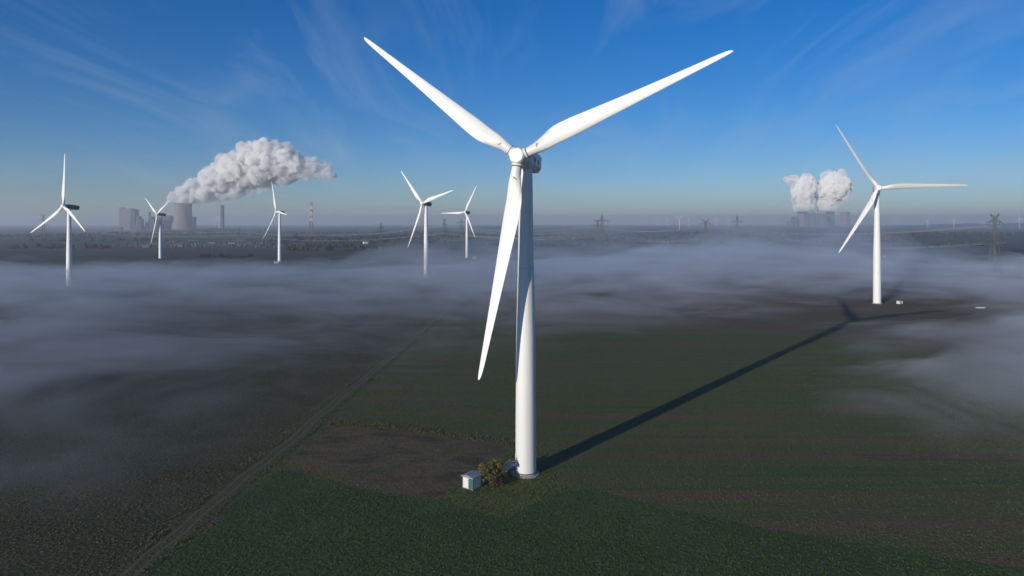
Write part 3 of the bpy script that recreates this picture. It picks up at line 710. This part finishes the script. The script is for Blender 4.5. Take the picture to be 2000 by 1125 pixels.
for z in (84, 97, 108, 117, 124):
    mb = MB(); mb.lathe([(4.6, z), (5.4, z + .2), (5.4, z + .8), (4.6, z + 1.0)], 12); pl_ = mb.build('platform', M['red'] if z in (97, 117) else M['plantgrey'], rm)
    for k in range(4):
        mb = MB(); mb.lathe([(.9, -.3), (1.0, 0), (.9, .3)], 10, (5.2 * math.cos(k * 1.57 + .5), 5.2 * math.sin(k * 1.57 + .5), z + 2.2), Matrix.Rotation(math.pi / 2, 3, 'X')); mb.build('dish', M['hutwhite'], pl_)
mb = MB(); mb.bar((0, 0, H * .93), (0, 0, H), .5); mb.build('antenna', M['red'], rm)

def line(k0, k1, label, sag=9):
    (a0, p0), (a1, p1) = PY[k0], PY[k1]
    pl = empty('power_line', p0.location); tag(pl, label, 'power line')
    for lv in range(min(2, len(a0[3]), len(a1[3]))):
        for sx in (-1, 1):
            e = []
            for a, p in ((a0, p0), (a1, p1)):
                z, hw_ = a[3][lv]; e.append(p.location + Matrix.Rotation(p.rotation_euler.z, 3, 'Z') @ Vector((sx * hw_, 0, z - a[2] * .045)))
            pts = [e[0].lerp(e[1], t / 24) - Vector((0, 0, 4 * sag * (t / 24) * (1 - t / 24))) - p0.location for t in range(25)]
            mb = MB(); mb.tube(pts, .09, 4); mb.build('cable', M['cable'], pl)
line('f', 'a', 'pale power line sagging from the narrow horned pylon to the paired pylons')
line('a', 'c', 'power line sagging from the paired pylons to the fog sunk horned pylon', 8)
line('c', 'e', 'power line crossing the fog behind the right turbine to the big horned pylon', 10)
line('i', 'f', 'long pale power line from the switchyard pylon past two turbines', 14)
line('g', 'b', 'power line from the dark spiked pylon to the tall paired spiked pylon', 8)
line('j', 'i', 'faint power line from the far left pylon to the switchyard', 14)

# ------------------------------------------------------------------ switchyard, hedges, woods
rr = random.Random(11)
sy = empty('switchyard', (X(440, 1500), 1500, 0)); tag(sy, 'cluttered grey electrical switchyard with gantries below the cooling tower', 'switchyard')
for k in range(9):
    x, y = rr.uniform(-150, 170), rr.uniform(-120, 160); mb = MB(); w_ = rr.uniform(14, 26); h_ = rr.uniform(9, 15)
    mb.bar((x - w_ / 2, y, 0), (x - w_ / 2, y, h_), .5); mb.bar((x + w_ / 2, y, 0), (x + w_ / 2, y, h_), .5); mb.bar((x - w_ / 2, y, h_), (x + w_ / 2, y, h_), .6); mb.bar((x - w_ / 2, y, h_), (x - w_ / 2, y, h_ + 5), .3)
    mb.build('gantry', M['pylon'], sy)
for k in range(7):
    x, y = rr.uniform(-150, 170), rr.uniform(-120, 150); mb = MB(); s_ = (rr.uniform(8, 18), rr.uniform(6, 9), rr.uniform(3, 6)); mb.box((x, y, s_[2] / 2), s_); o = mb.build('transformer_house', M['plantlight'] if k % 2 else M['plantgrey'], sy)
    mb = MB(); mb.box((x, y, s_[2] + .2), (s_[0] + .8, s_[1] + .8, .4)); mb.build('roof', M['plantlight'] if k % 3 == 0 else M['plantgrey'], o)
mb = MB(); mw_ = MB()
for k in range(420):
    x, y = rr.uniform(-290, 190), rr.uniform(-150, 190); h_ = rr.uniform(2, 7)
    t = mw_ if rr.random() < .10 and x > -120 else mb
    t.box((x, y, h_ / 2), (rr.uniform(.6, 1.6), rr.uniform(.6, 1.6), h_)); 
    if rr.random() < .4: t.box((x, y, h_), (rr.uniform(2, 5), .4, .4))
tag(mb.build('switchgear', M['plantgrey'], sy), kind='stuff'); tag(mw_.build('insulators', M['plantlight'], sy), kind='stuff')

def woods_mesh(pts, seed):
    """tree-sized leafy clumps merged into one mass"""
    rr = random.Random(seed); vs = []; fs = []
    bmx = bmesh.new(); bmesh.ops.create_icosphere(bmx, subdivisions=2, radius=1); bv = [v.co.copy() for v in bmx.verts]; bf = [[v.index for v in f.verts] for f in bmx.faces]; bmx.free()
    for (x, y, r, h) in pts:
        b = len(vs); o = rr.uniform(0, 99)
        for v in bv:
            k = 1 + .28 * math.sin(v.x * 5 + o) * math.sin(v.y * 6 + o * 2) + .18 * math.sin(v.z * 9 + o) + rr.uniform(-.14, .14)
            vs.append((x + v.x * r * k, y + v.y * r * k, max(-.3, h * .5 + v.z * h * .5 * k)))
        fs += [tuple(i + b for i in f) for f in bf]
    me = bpy.data.meshes.new('woodland'); me.from_pydata(vs, [], fs); me.update(); return me
M['woodm'] = noisy('woodland_leaf', (.016, .026, .018), (.036, .036, .024), .25, 6, .95)
def belt(px0, px1, D, dd, n, h0, h1, label, seed, name='woodland'):
    r2 = random.Random(seed)
    pts = [(X(r2.uniform(px0, px1), D), D + r2.uniform(-dd, dd), r2.uniform(.5, .9) * h1 * .7, r2.uniform(h0, h1)) for _ in range(n)]
    o = obj(name, woods_mesh(pts, seed), M['woodm']); tag(o, label, 'trees', kind='stuff')
belt(545, 770, 1900, 120, 130, 8, 15, 'dark belt of trees under the radio mast', 1)
belt(760, 1010, 2150, 120, 120, 8, 15, 'dark belt of trees behind the pylons', 2)
belt(1040, 1300, 2000, 140, 120, 8, 17, 'dark wood behind the paired pylons', 3)
belt(0, 240, 2500, 200, 90, 7, 13, 'dark trees low behind the foggy field', 4)
belt(220, 480, 3000, 200, 90, 8, 14, 'trees at the foot of the power plant', 5)
belt(1330, 1520, 2600, 200, 90, 9, 18, 'dark wood behind the fog bank', 6)
belt(1700, 2000, 2600, 200, 120, 9, 17, 'dark wood behind the right turbine', 7)
r4 = random.Random(21)
for k, (a_, b_, D_) in enumerate([(20, 210, 1350), (560, 760, 1250), (640, 900, 1700), (950, 1150, 1480), (1180, 1420, 1650), (1250, 1500, 2200), (1480, 1760, 1900), (1740, 1960, 1500), (60, 330, 1900), (820, 1120, 2700), (1380, 1700, 3300), (500, 820, 3300)]):
    belt(a_, b_, D_, 14, int((b_ - a_) * D_ / F / 7), 5, 11, ['hedgerow of dark trees low beyond the fog before the left pylon', 'hedgerow before the radio mast', 'hedgerow running behind the slim spiked pylon', 'hedgerow left of the paired pylons', 'hedgerow right of the paired pylons', 'farther tree line behind the fog sunk pylon', 'tree line behind the blade of the right turbine', 'hedgerow behind the big horned pylon', 'tree line in front of the boiler houses', 'far tree line behind the turbine between pylons', 'far tree line below the right power plant', 'far tree line beyond the radio mast'][k], 40 + k, 'hedgerow')
belt(395, 490, 1010, 12, 34, 2.5, 6, 'low dark thicket in the field before the switchyard', 8, 'thicket')
belt(545, 700, 1480, 60, 60, 5, 10, 'dark scrub beside the switchyard', 9, 'thicket')
belt(1990, 2060, 800, 20, 30, 6, 11, 'dark thicket at the fog edge by the small cabinet', 10, 'thicket')
shrub((X(577, 1850), 1850, 0), 9, 9, 22, 1500, .9, 'single broad dark tree under the radio mast', 'tree', 'leaf2', cat='tree', seed=5)
# house lit by the sun, tiny
c = empty('farmhouse', (X(714, 1650), 1650, 0), .6); tag(c, 'tiny bright white building alone in the dark field', 'house')
mb = MB(); mb.box((0, 0, 2.5), (11, 7, 5)); mb.build('wall', M['hutwhite'], c)
mb = MB(); mb.add([(-5.8, -3.8, 5), (5.8, -3.8, 5), (5.8, 3.8, 5), (-5.8, 3.8, 5), (-5.8, 0, 7.6), (5.8, 0, 7.6)], [(3, 2, 1, 0), (0, 1, 5, 4), (2, 3, 4, 5), (0, 4, 3), (1, 2, 5)]); mb.build('roof', M['plantlight'], c)

# ------------------------------------------------------------------ power plants
def cooling_tower(px_, D, wpx, ytop, label, flare=1.28, waist=.95):
    H_ = Z(ytop, D); r = wpx / 2 / F * D
    c = empty('cooling_tower', (X(px_, D), D, 0)); tag(c, label, 'cooling tower')
    pr = []
    for k in range(25):
        t = k / 24; q = (t - .78) / .78
        pr.append((r * (waist + (flare - waist) * q * q * 1.0 + (.03 * max(0, t - .8) / .2)), 8 + (H_ - 8) * t))
    mb = MB(); mb.lathe(pr + [(pr[-1][0] - 2.5, H_), (pr[-1][0] - 2.5, H_ * .9)], 56, cap=False); sh = mb.build('shell', M['tower_conc'], c, smooth=True, sharp=50)
    mb = MB(); mb.lathe([(pr[-1][0] + .2, H_ - 4), (pr[-1][0] + 1.6, H_ - 3.4), (pr[-1][0] + 1.6, H_ + .4), (pr[-1][0] - .4, H_ + .5)], 56, cap=False); mb.build('rim', M['plantgrey'], sh, smooth=True, sharp=30)
    for k in range(28):
        a = 2 * math.pi * k / 28; mb = MB(); r0 = pr[0][0]
        mb.bar((r0 * 1.02 * math.cos(a), r0 * 1.02 * math.sin(a), -.5), (r0 * math.cos(a + .1), r0 * math.sin(a + .1), 8.5), .8); mb.bar((r0 * 1.02 * math.cos(a), r0 * 1.02 * math.sin(a), -.5), (r0 * math.cos(a - .1), r0 * math.sin(a - .1), 8.5), .8)
        mb.build('leg', M['concrete'], c)
    return c, H_, r
def stack(px_, D, wpx, ytop, label, m='plantgrey', taper=.86):
    H_ = Z(ytop, D); r = wpx / 2 / F * D
    c = empty('chimney', (X(px_, D), D, 0)); tag(c, label, 'chimney')
    mb = MB(); mb.lathe([(r * 1.05, -.5), (r, H_ * .4), (r * (taper + 1) / 2, H_ * .75), (r * taper, H_ * .955)], 28); mb.build('shaft', M[m], c, smooth=True, sharp=40)
    mb = MB(); mb.lathe([(r * taper + .3, H_ * .955), (r * taper + .5, H_ * .96), (r * taper + .5, H_), (r * taper - .8, H_)], 28); mb.build('rim', M['plantdark'], c, smooth=True, sharp=40)
def block(boxes, D, label, rz=.12, name='power_plant_building', wins=None):
    """boxes in pixels: (x0, x1, ytop, depth m, material)"""
    xm = X(sum(b[0] + b[1] for b in boxes) / 2 / len(boxes), D)
    c = empty(name, (xm, D, 0)); tag(c, label, 'building')
    for i, (x0, x1, yt, dp, m) in enumerate(boxes):
        a, b = X(x0, D) - xm, X(x1, D) - xm; h = Z(yt, D); mb = MB(); off = i * 1.7
        mb.box(((a + b) / 2, off, h / 2), (b - a, dp, h)); o = mb.build('wall', M[m], c)
        mb = MB(); mb.box(((a + b) / 2, off, h + .7), (b - a + 1.2, dp + 1.2, 1.4)); mb.build('roof_edge', M['plantdark'], o)
        nfl = int(h // 14)
        for k in range(1, nfl):
            mb = MB(); mb.box(((a + b) / 2, off - dp / 2 - .12, k * 14.0), (b - a - .4, .4, .8)); mb.build('cladding_band', M['plantdark'], o)
        if wins:
            for (wx, wy, ww, wh) in wins:
                if x0 < wx < x1:
                    mb = MB(); mb.box((X(wx, D) - xm, off - dp / 2 - .1, Z(wy, D)), (ww / F * D, .5, wh / F * D)); mb.build('window', M['window'], o)
DL = 4600
cooling_tower(357.5, DL, 33, 398, 'big brown grey cooling tower steaming above the left power plant')
block([(235, 241.5, 405.5, 30, 'plantlight'), (241.5, 260, 408, 55, 'plantlight'), (260, 267, 409.5, 50, 'plantgrey')], DL, 'tall pale boiler house with slim stair tower on its side', wins=[(254, 416, 1.4, 1.2), (254, 420, 1.4, 1.2), (254, 424, 1.4, 1.2)])
block([(256, 268, 435, 40, 'plantgrey'), (268, 274, 423, 40, 'plantdark'), (274, 278, 428, 36, 'plantdark')], DL - 60, 'stepped dark annex against the tall pale boiler house')
block([(225, 240, 444, 40, 'plantdark'), (278, 290, 443, 30, 'plantdark')], DL - 20, 'low dark sheds at the foot of the boiler house')
block([(286, 291, 434, 30, 'plantgrey'), (294, 299, 424, 30, 'plantgrey'), (299, 303, 428, 30, 'plantdark')], DL - 30, 'narrow grey block around the slim chimney')
stack(292.3, DL - 10, 4.2, 413.5, 'slim dark chimney between the boiler houses', 'plantdark', .95)
block([(303, 336, 423.5, 60, 'plantgrey'), (318, 334, 421.5, 30, 'plantdark')], DL + 80, 'broad grey boiler house beside the big cooling tower')
block([(368, 381, 424, 40, 'plantgrey')], DL + 130, 'square grey block half hidden by the big cooling tower')
stack(434.3, DL, 7.4, 401, 'tall thick grey stack standing apart from the cooling tower', 'plantgrey', .95)
DR = 8000
cooling_tower(1650.5, DR, 16.5, 414.5, 'pale cooling tower without steam at the right power plant')
cooling_tower(1621, DR + 60, 15.5, 413.8, 'steaming cooling tower amid the right power plant blocks')
cooling_tower(1567, DR + 100, 19, 413.8, 'low cooling tower hidden under the left steam column')
block([(1580, 1589, 416, 60, 'plantlight'), (1591, 1596, 416.5, 60, 'plantlight')], DR - 60, 'pair of tall narrow boiler houses at the right power plant')
block([(1596, 1612, 417, 80, 'plantlight'), (1612, 1627, 433, 60, 'plantgrey')], DR - 90, 'wide pale boiler house with a low annex')
stack(1577, DR - 100, 2.2, 415.5, 'thin pale chimney before the left steam column', 'plantlight')
block([(1546, 1550, 424, 30, 'plantgrey'), (1551, 1556, 423, 30, 'plantdark'), (1537, 1543, 431, 30, 'plantlight')], DR, 'small cluster of blocks left of the steam columns')

# ------------------------------------------------------------------ steam plumes
def plume(name, puffs, D, label, voxel, amp, wl, seed, m, kids=15):
    """puffs: (px, py, r_px, depth offset in r) -> one closed billowing surface"""
    r3 = random.Random(seed); B = {}
    for sub in (2, 3):
        bmx = bmesh.new(); bmesh.ops.create_icosphere(bmx, subdivisions=sub, radius=1)
        B[sub] = (np.array([v.co[:] for v in bmx.verts]), np.array([[v.index for v in f.verts] for f in bmx.faces])); bmx.free()
    VV = []; FF = []; nb_ = 0
    def ball(c, r, sub):
        nonlocal nb_
        v, f = B[sub]; VV.append(v * r + np.array(c[:])); FF.append(f + nb_); nb_ += len(v)
    for (px_, py_, rp, dz_) in puffs:
        r = rp / F * D; c = Vector((X(px_, D), D + dz_ * r, Z(py_, D)))
        ball(c, r, 3)
        for k in range(int(kids)):
            dv = Vector((r3.gauss(0, 1), r3.gauss(0, 1) - .4, r3.gauss(0, 1) + .2)).normalized(); q = r * r3.uniform(.14, .40)
            ball(c + dv * r * r3.uniform(.82, 1.0), q, 2)
    me = bpy.data.meshes.new(name); me.from_pydata(np.concatenate(VV).tolist(), [], np.concatenate(FF).tolist()); me.update()
    o = bpy.data.objects.new(name, me); col.objects.link(o)
    md = o.modifiers.new('r', 'REMESH'); md.mode = 'VOXEL'; md.voxel_size = voxel
    dg = bpy.context.evaluated_depsgraph_get(); ev = o.evaluated_get(dg); me2 = bpy.data.meshes.new_from_object(ev)
    bpy.data.objects.remove(o)
    nv = len(me2.vertices); co = np.empty(nv * 3); me2.vertices.foreach_get('co', co); co = co.reshape(-1, 3)
    no = np.empty(nv * 3); me2.vertices.foreach_get('normal', no); no = no.reshape(-1, 3)
    q = co / wl + seed
    bill = 1 - np.abs(fbm(q[:, 0], q[:, 1], q[:, 2], 1)) * 2
    b2 = 1 - np.abs(fbm(q[:, 0] * 2.3, q[:, 1] * 2.3, q[:, 2] * 2.3, 1)) * 2
    b3 = fbm(q[:, 0] * 5, q[:, 1] * 5, q[:, 2] * 5, 2)
    co = co + no * (amp * (-.55 * bill - .3 * b2 + .25 * b3))[:, None]
    co[:, 2] = np.maximum(co[:, 2], 182.5 + 3 * (co[:, 2] < 182.5) * vnoise(q[:, 0] * 3, q[:, 1] * 3, q[:, 2]) ** 2)
    me2.vertices.foreach_set('co', co.ravel()); me2.update(); me2.shade_smooth(); me2.name = name
    me2.materials.clear()
    o = obj(name, me2, m)
    if label: tag(o, label, 'steam')
    return o
rp = random.Random(4)
puffs = []
path = [(352, 389, 15), (372, 377, 21), (400, 366, 27), (430, 352, 33), (460, 340, 38), (490, 328, 42), (520, 318, 44), (548, 322, 36), (572, 328, 26)]
for i in range(len(path) - 1):
    for k in range(4):
        t = k / 4; x, y, r = [path[i][j] * (1 - t) + path[i + 1][j] * t for j in range(3)]
        puffs.append((x, y, r * .72, 0))
        for q in range(5):
            a = rp.uniform(0, 2 * math.pi); puffs.append((x + math.cos(a) * r * .62, y + math.sin(a) * r * .62, r * rp.uniform(.28, .5), rp.uniform(-1.3, 1.3)))
puffs += [(334, 392, 8, 0), (328, 393, 6, 0), (340, 386, 12, 0), (346, 382, 13, .5), (372, 388, 13, .3), (516, 283, 13, 0), (515, 275, 8, 0), (500, 290, 14, -.5), (475, 297, 12, .3), (345, 398, 9, .2)]
pl1 = plume('steam_plume', puffs, DL, 'big white steam plume drifting right from the left power plant', 6, 9, 45, 3.1, M['steam'])
puffs = []
for k in range(90):
    t = rp.random() ** .8; x = 538 + 116 * t; y = 324 + 14 * t + rp.uniform(-30, 26) * (1 - .62 * t); puffs.append((x, y, rp.uniform(6, 17) * (1 - .55 * t), rp.uniform(-1.5, 1.5)))
    t = rp.random(); x = 545 + 108 * t; y = 322 + 12 * t + rp.uniform(-26, 22) * (1 - .45 * t); puffs.append((x, y, rp.uniform(6, 17) * (1 - .5 * t), rp.uniform(-1.5, 1.5)))
for k in range(14): puffs.append((rp.uniform(420, 520), rp.uniform(372, 390) - 8, rp.uniform(4, 9), rp.uniform(-1, 1)))
for i in range(len(path) - 1):
    for k in range(9):
        t = rp.random(); x, y, r = [path[i][j] * (1 - t) + path[i + 1][j] * t for j in range(3)]; a = rp.uniform(0, 2 * math.pi)
        puffs.append((x + math.cos(a) * r * .95, y + math.sin(a) * r * .95, r * rp.uniform(.25, .42), rp.uniform(-.8, .8)))
o = plume('thin_steam', puffs, DL, None, 8, 10, 50, 8.7, M['wisp'], 4); o.parent = pl1
puffs = []
for (x0, y0, x1, y1, r0, r1, n) in [(1568, 412, 1572, 356, 19, 21, 34), (1612, 412, 1629, 362, 18, 28, 34)]:
    for k in range(n):
        t = k / (n - 1); r = r0 + (r1 - r0) * t
        puffs.append((x0 + (x1 - x0) * t + rp.uniform(-.35, .35) * r, y0 + (y1 - y0) * t, r * rp.uniform(.5, .85), rp.uniform(-.6, .6)))
pa = [p for p in puffs[:26]]; pb = [p for p in puffs[26:]]
pa += [(1552, 352, 8, 0), (1543, 355, 6, 0), (1580, 347, 8, 0)]
pb += [(1645, 372, 14, 0), (1638, 352, 13, 0), (1622, 346, 12, 0), (1612, 352, 9, 0), (1650, 360, 9, 0)]
o1 = plume('steam_plume', pa, DR, 'left steam column with flat drifting top at the right power plant', 10, 8, 75, 1.7, M['steam'])
o2 = plume('steam_plume', pb, DR, 'right steam column leaning right at the right power plant', 10, 8, 75, 5.2, M['steam'])
puffs = [(rp.uniform(1602, 1648), rp.uniform(336, 356), rp.uniform(5, 10), rp.uniform(-1, 1)) for _ in range(14)] + [(p[0] + rp.uniform(-1, 1) * p[2], p[1] + rp.uniform(-1, 1) * p[2], p[2] * .5, rp.uniform(-1, 1)) for p in pb]
o = plume('thin_steam', puffs, DR, None, 11, 12, 60, 2.2, M['wisp'], 4); o.parent = o2
puffs = [(rp.uniform(1536, 1560), rp.uniform(346, 362), rp.uniform(4, 8), rp.uniform(-1, 1)) for _ in range(10)] + [(p[0] + rp.uniform(-1, 1) * p[2], p[1] + rp.uniform(-1, 1) * p[2], p[2] * .5, rp.uniform(-1, 1)) for p in pa]
o = plume('thin_steam', puffs, DR, None, 11, 12, 60, 6.2, M['wisp'], 4); o.parent = o1

# ------------------------------------------------------------------ fog bank
def fog_bank(name, x0, x1, y0, y1, cell, Tfun, zb, label, m):
    nx, ny = int((x1 - x0) / cell) + 1, int((y1 - y0) / cell) + 1
    gx, gy = np.meshgrid(np.linspace(x0, x1, nx), np.linspace(y0, y1, ny))
    T = Tfun(gx, gy)
    T[0, :] = T[-1, :] = 0; T[:, 0] = T[:, -1] = 0
    on = T > .05
    bot = -np.ones((ny, nx), int); top = -np.ones((ny, nx), int); vs = []
    for j in range(ny):
        for i in range(nx):
            bot[j, i] = len(vs); vs.append((gx[j, i], gy[j, i], zb))
            if on[j, i]: top[j, i] = len(vs); vs.append((gx[j, i], gy[j, i], zb + T[j, i]))
            else: top[j, i] = bot[j, i]
    fs = []
    for j in range(ny - 1):
        for i in range(nx - 1):
            if not (on[j, i] or on[j, i + 1] or on[j + 1, i] or on[j + 1, i + 1]): continue
            Q = [(j, i), (j, i + 1), (j + 1, i + 1), (j + 1, i)]
            for tri in ((0, 1, 2), (0, 2, 3)):
                if any(on[Q[k]] for k in tri):
                    fs.append(tuple(top[Q[k]] for k in tri)); fs.append(tuple(bot[Q[k]] for k in reversed(tri)))
    me = bpy.data.meshes.new(name); me.from_pydata(vs, [], fs); me.update()
    bmx = bmesh.new(); bmx.from_mesh(me); bmesh.ops.delete(bmx, geom=[v for v in bmx.verts if not v.link_faces], context='VERTS'); bmx.to_mesh(me); bmx.free()
    me.shade_smooth()
    o = obj(name, me, m); tag(o, label, 'fog', kind='stuff'); return o
def sst(a, b, x): t = np.clip((x - a) / (b - a), 0, 1); return t * t * (3 - 2 * t)
def bump(x, y, cx_, cy_, rx_, ry_, a=0.0):
    c, s = math.cos(a), math.sin(a); u = ((x - cx_) * c + (y - cy_) * s) / rx_; v = (-(x - cx_) * s + (y - cy_) * c) / ry_
    return np.exp(-(u * u + v * v))
def Tfog(x, y):
    wx = x + 40 * fbm(x / 120 + 3, y / 120, x * 0 + 1, 3); wy = y + 40 * fbm(x / 120 + 9, y / 120 + 4, x * 0 + 2, 3)
    n1 = fbm(wx / 130, wy / 90, x * 0 + 5.5, 5, .55); n2 = fbm(wx / 38 + 7, wy / 30, x * 0 + 8.5, 4, .6)
    # left sea of fog: beyond a diagonal edge, ending before the far turbines
    edge = y - (330 + .55 * np.minimum(x, 0) + 1.2 * np.maximum(x, 0))
    left = 20 * sst(-150, 230, edge) * sst(690, 450, y + .12 * x)
    thin = 9 * bump(x, y, -170, 200, 85, 90) + 5.0 * bump(x, y, -120, 135, 42, 42)
    # behind and to the right of the near turbine
    mid = 27 * bump(x, y, 90, 610, 190, 130) + 19 * bump(x, y, 20, 470, 120, 80)
    billow = 72 * bump(x, y, 300, 700, 120, 100) + 22 * bump(x, y, 230, 620, 70, 60) + 26 * bump(x, y, 200, 820, 150, 70)
    right = 27 * bump(x, y, 460, 560, 170, 120) + 13 * bump(x, y, 330, 380, 80, 60) + 21 * bump(x, y, 245, 260, 66, 75) + 17 * bump(x, y, 160, 180, 44, 50) + 9 * bump(x, y, 140, 225, 34, 40)
    clear = (1 - .9 * bump(x, y, 234, 425, 60, 45)) * (1 - .9 * bump(x, y, 225, 362, 95, 34))
    T = (left + thin + mid + billow + right) * clear * np.maximum(.05, .95 + 1.1 * n1 + .35 * n2) - 1.0 + .6 * n2
    return np.maximum(T, 0)
fog_bank('fog', -900, 760, 60, 1000, 6.0, Tfog, .8, 'low bank of ground fog lying in drifts over the fields', M['fog'])

# ------------------------------------------------------------------ haze: even air round everything
mb = MB(); mb.box((0, 7450, 90), (31400, 16200, 182))
tag(mb.build('haze', M['haze']), kind='stuff')
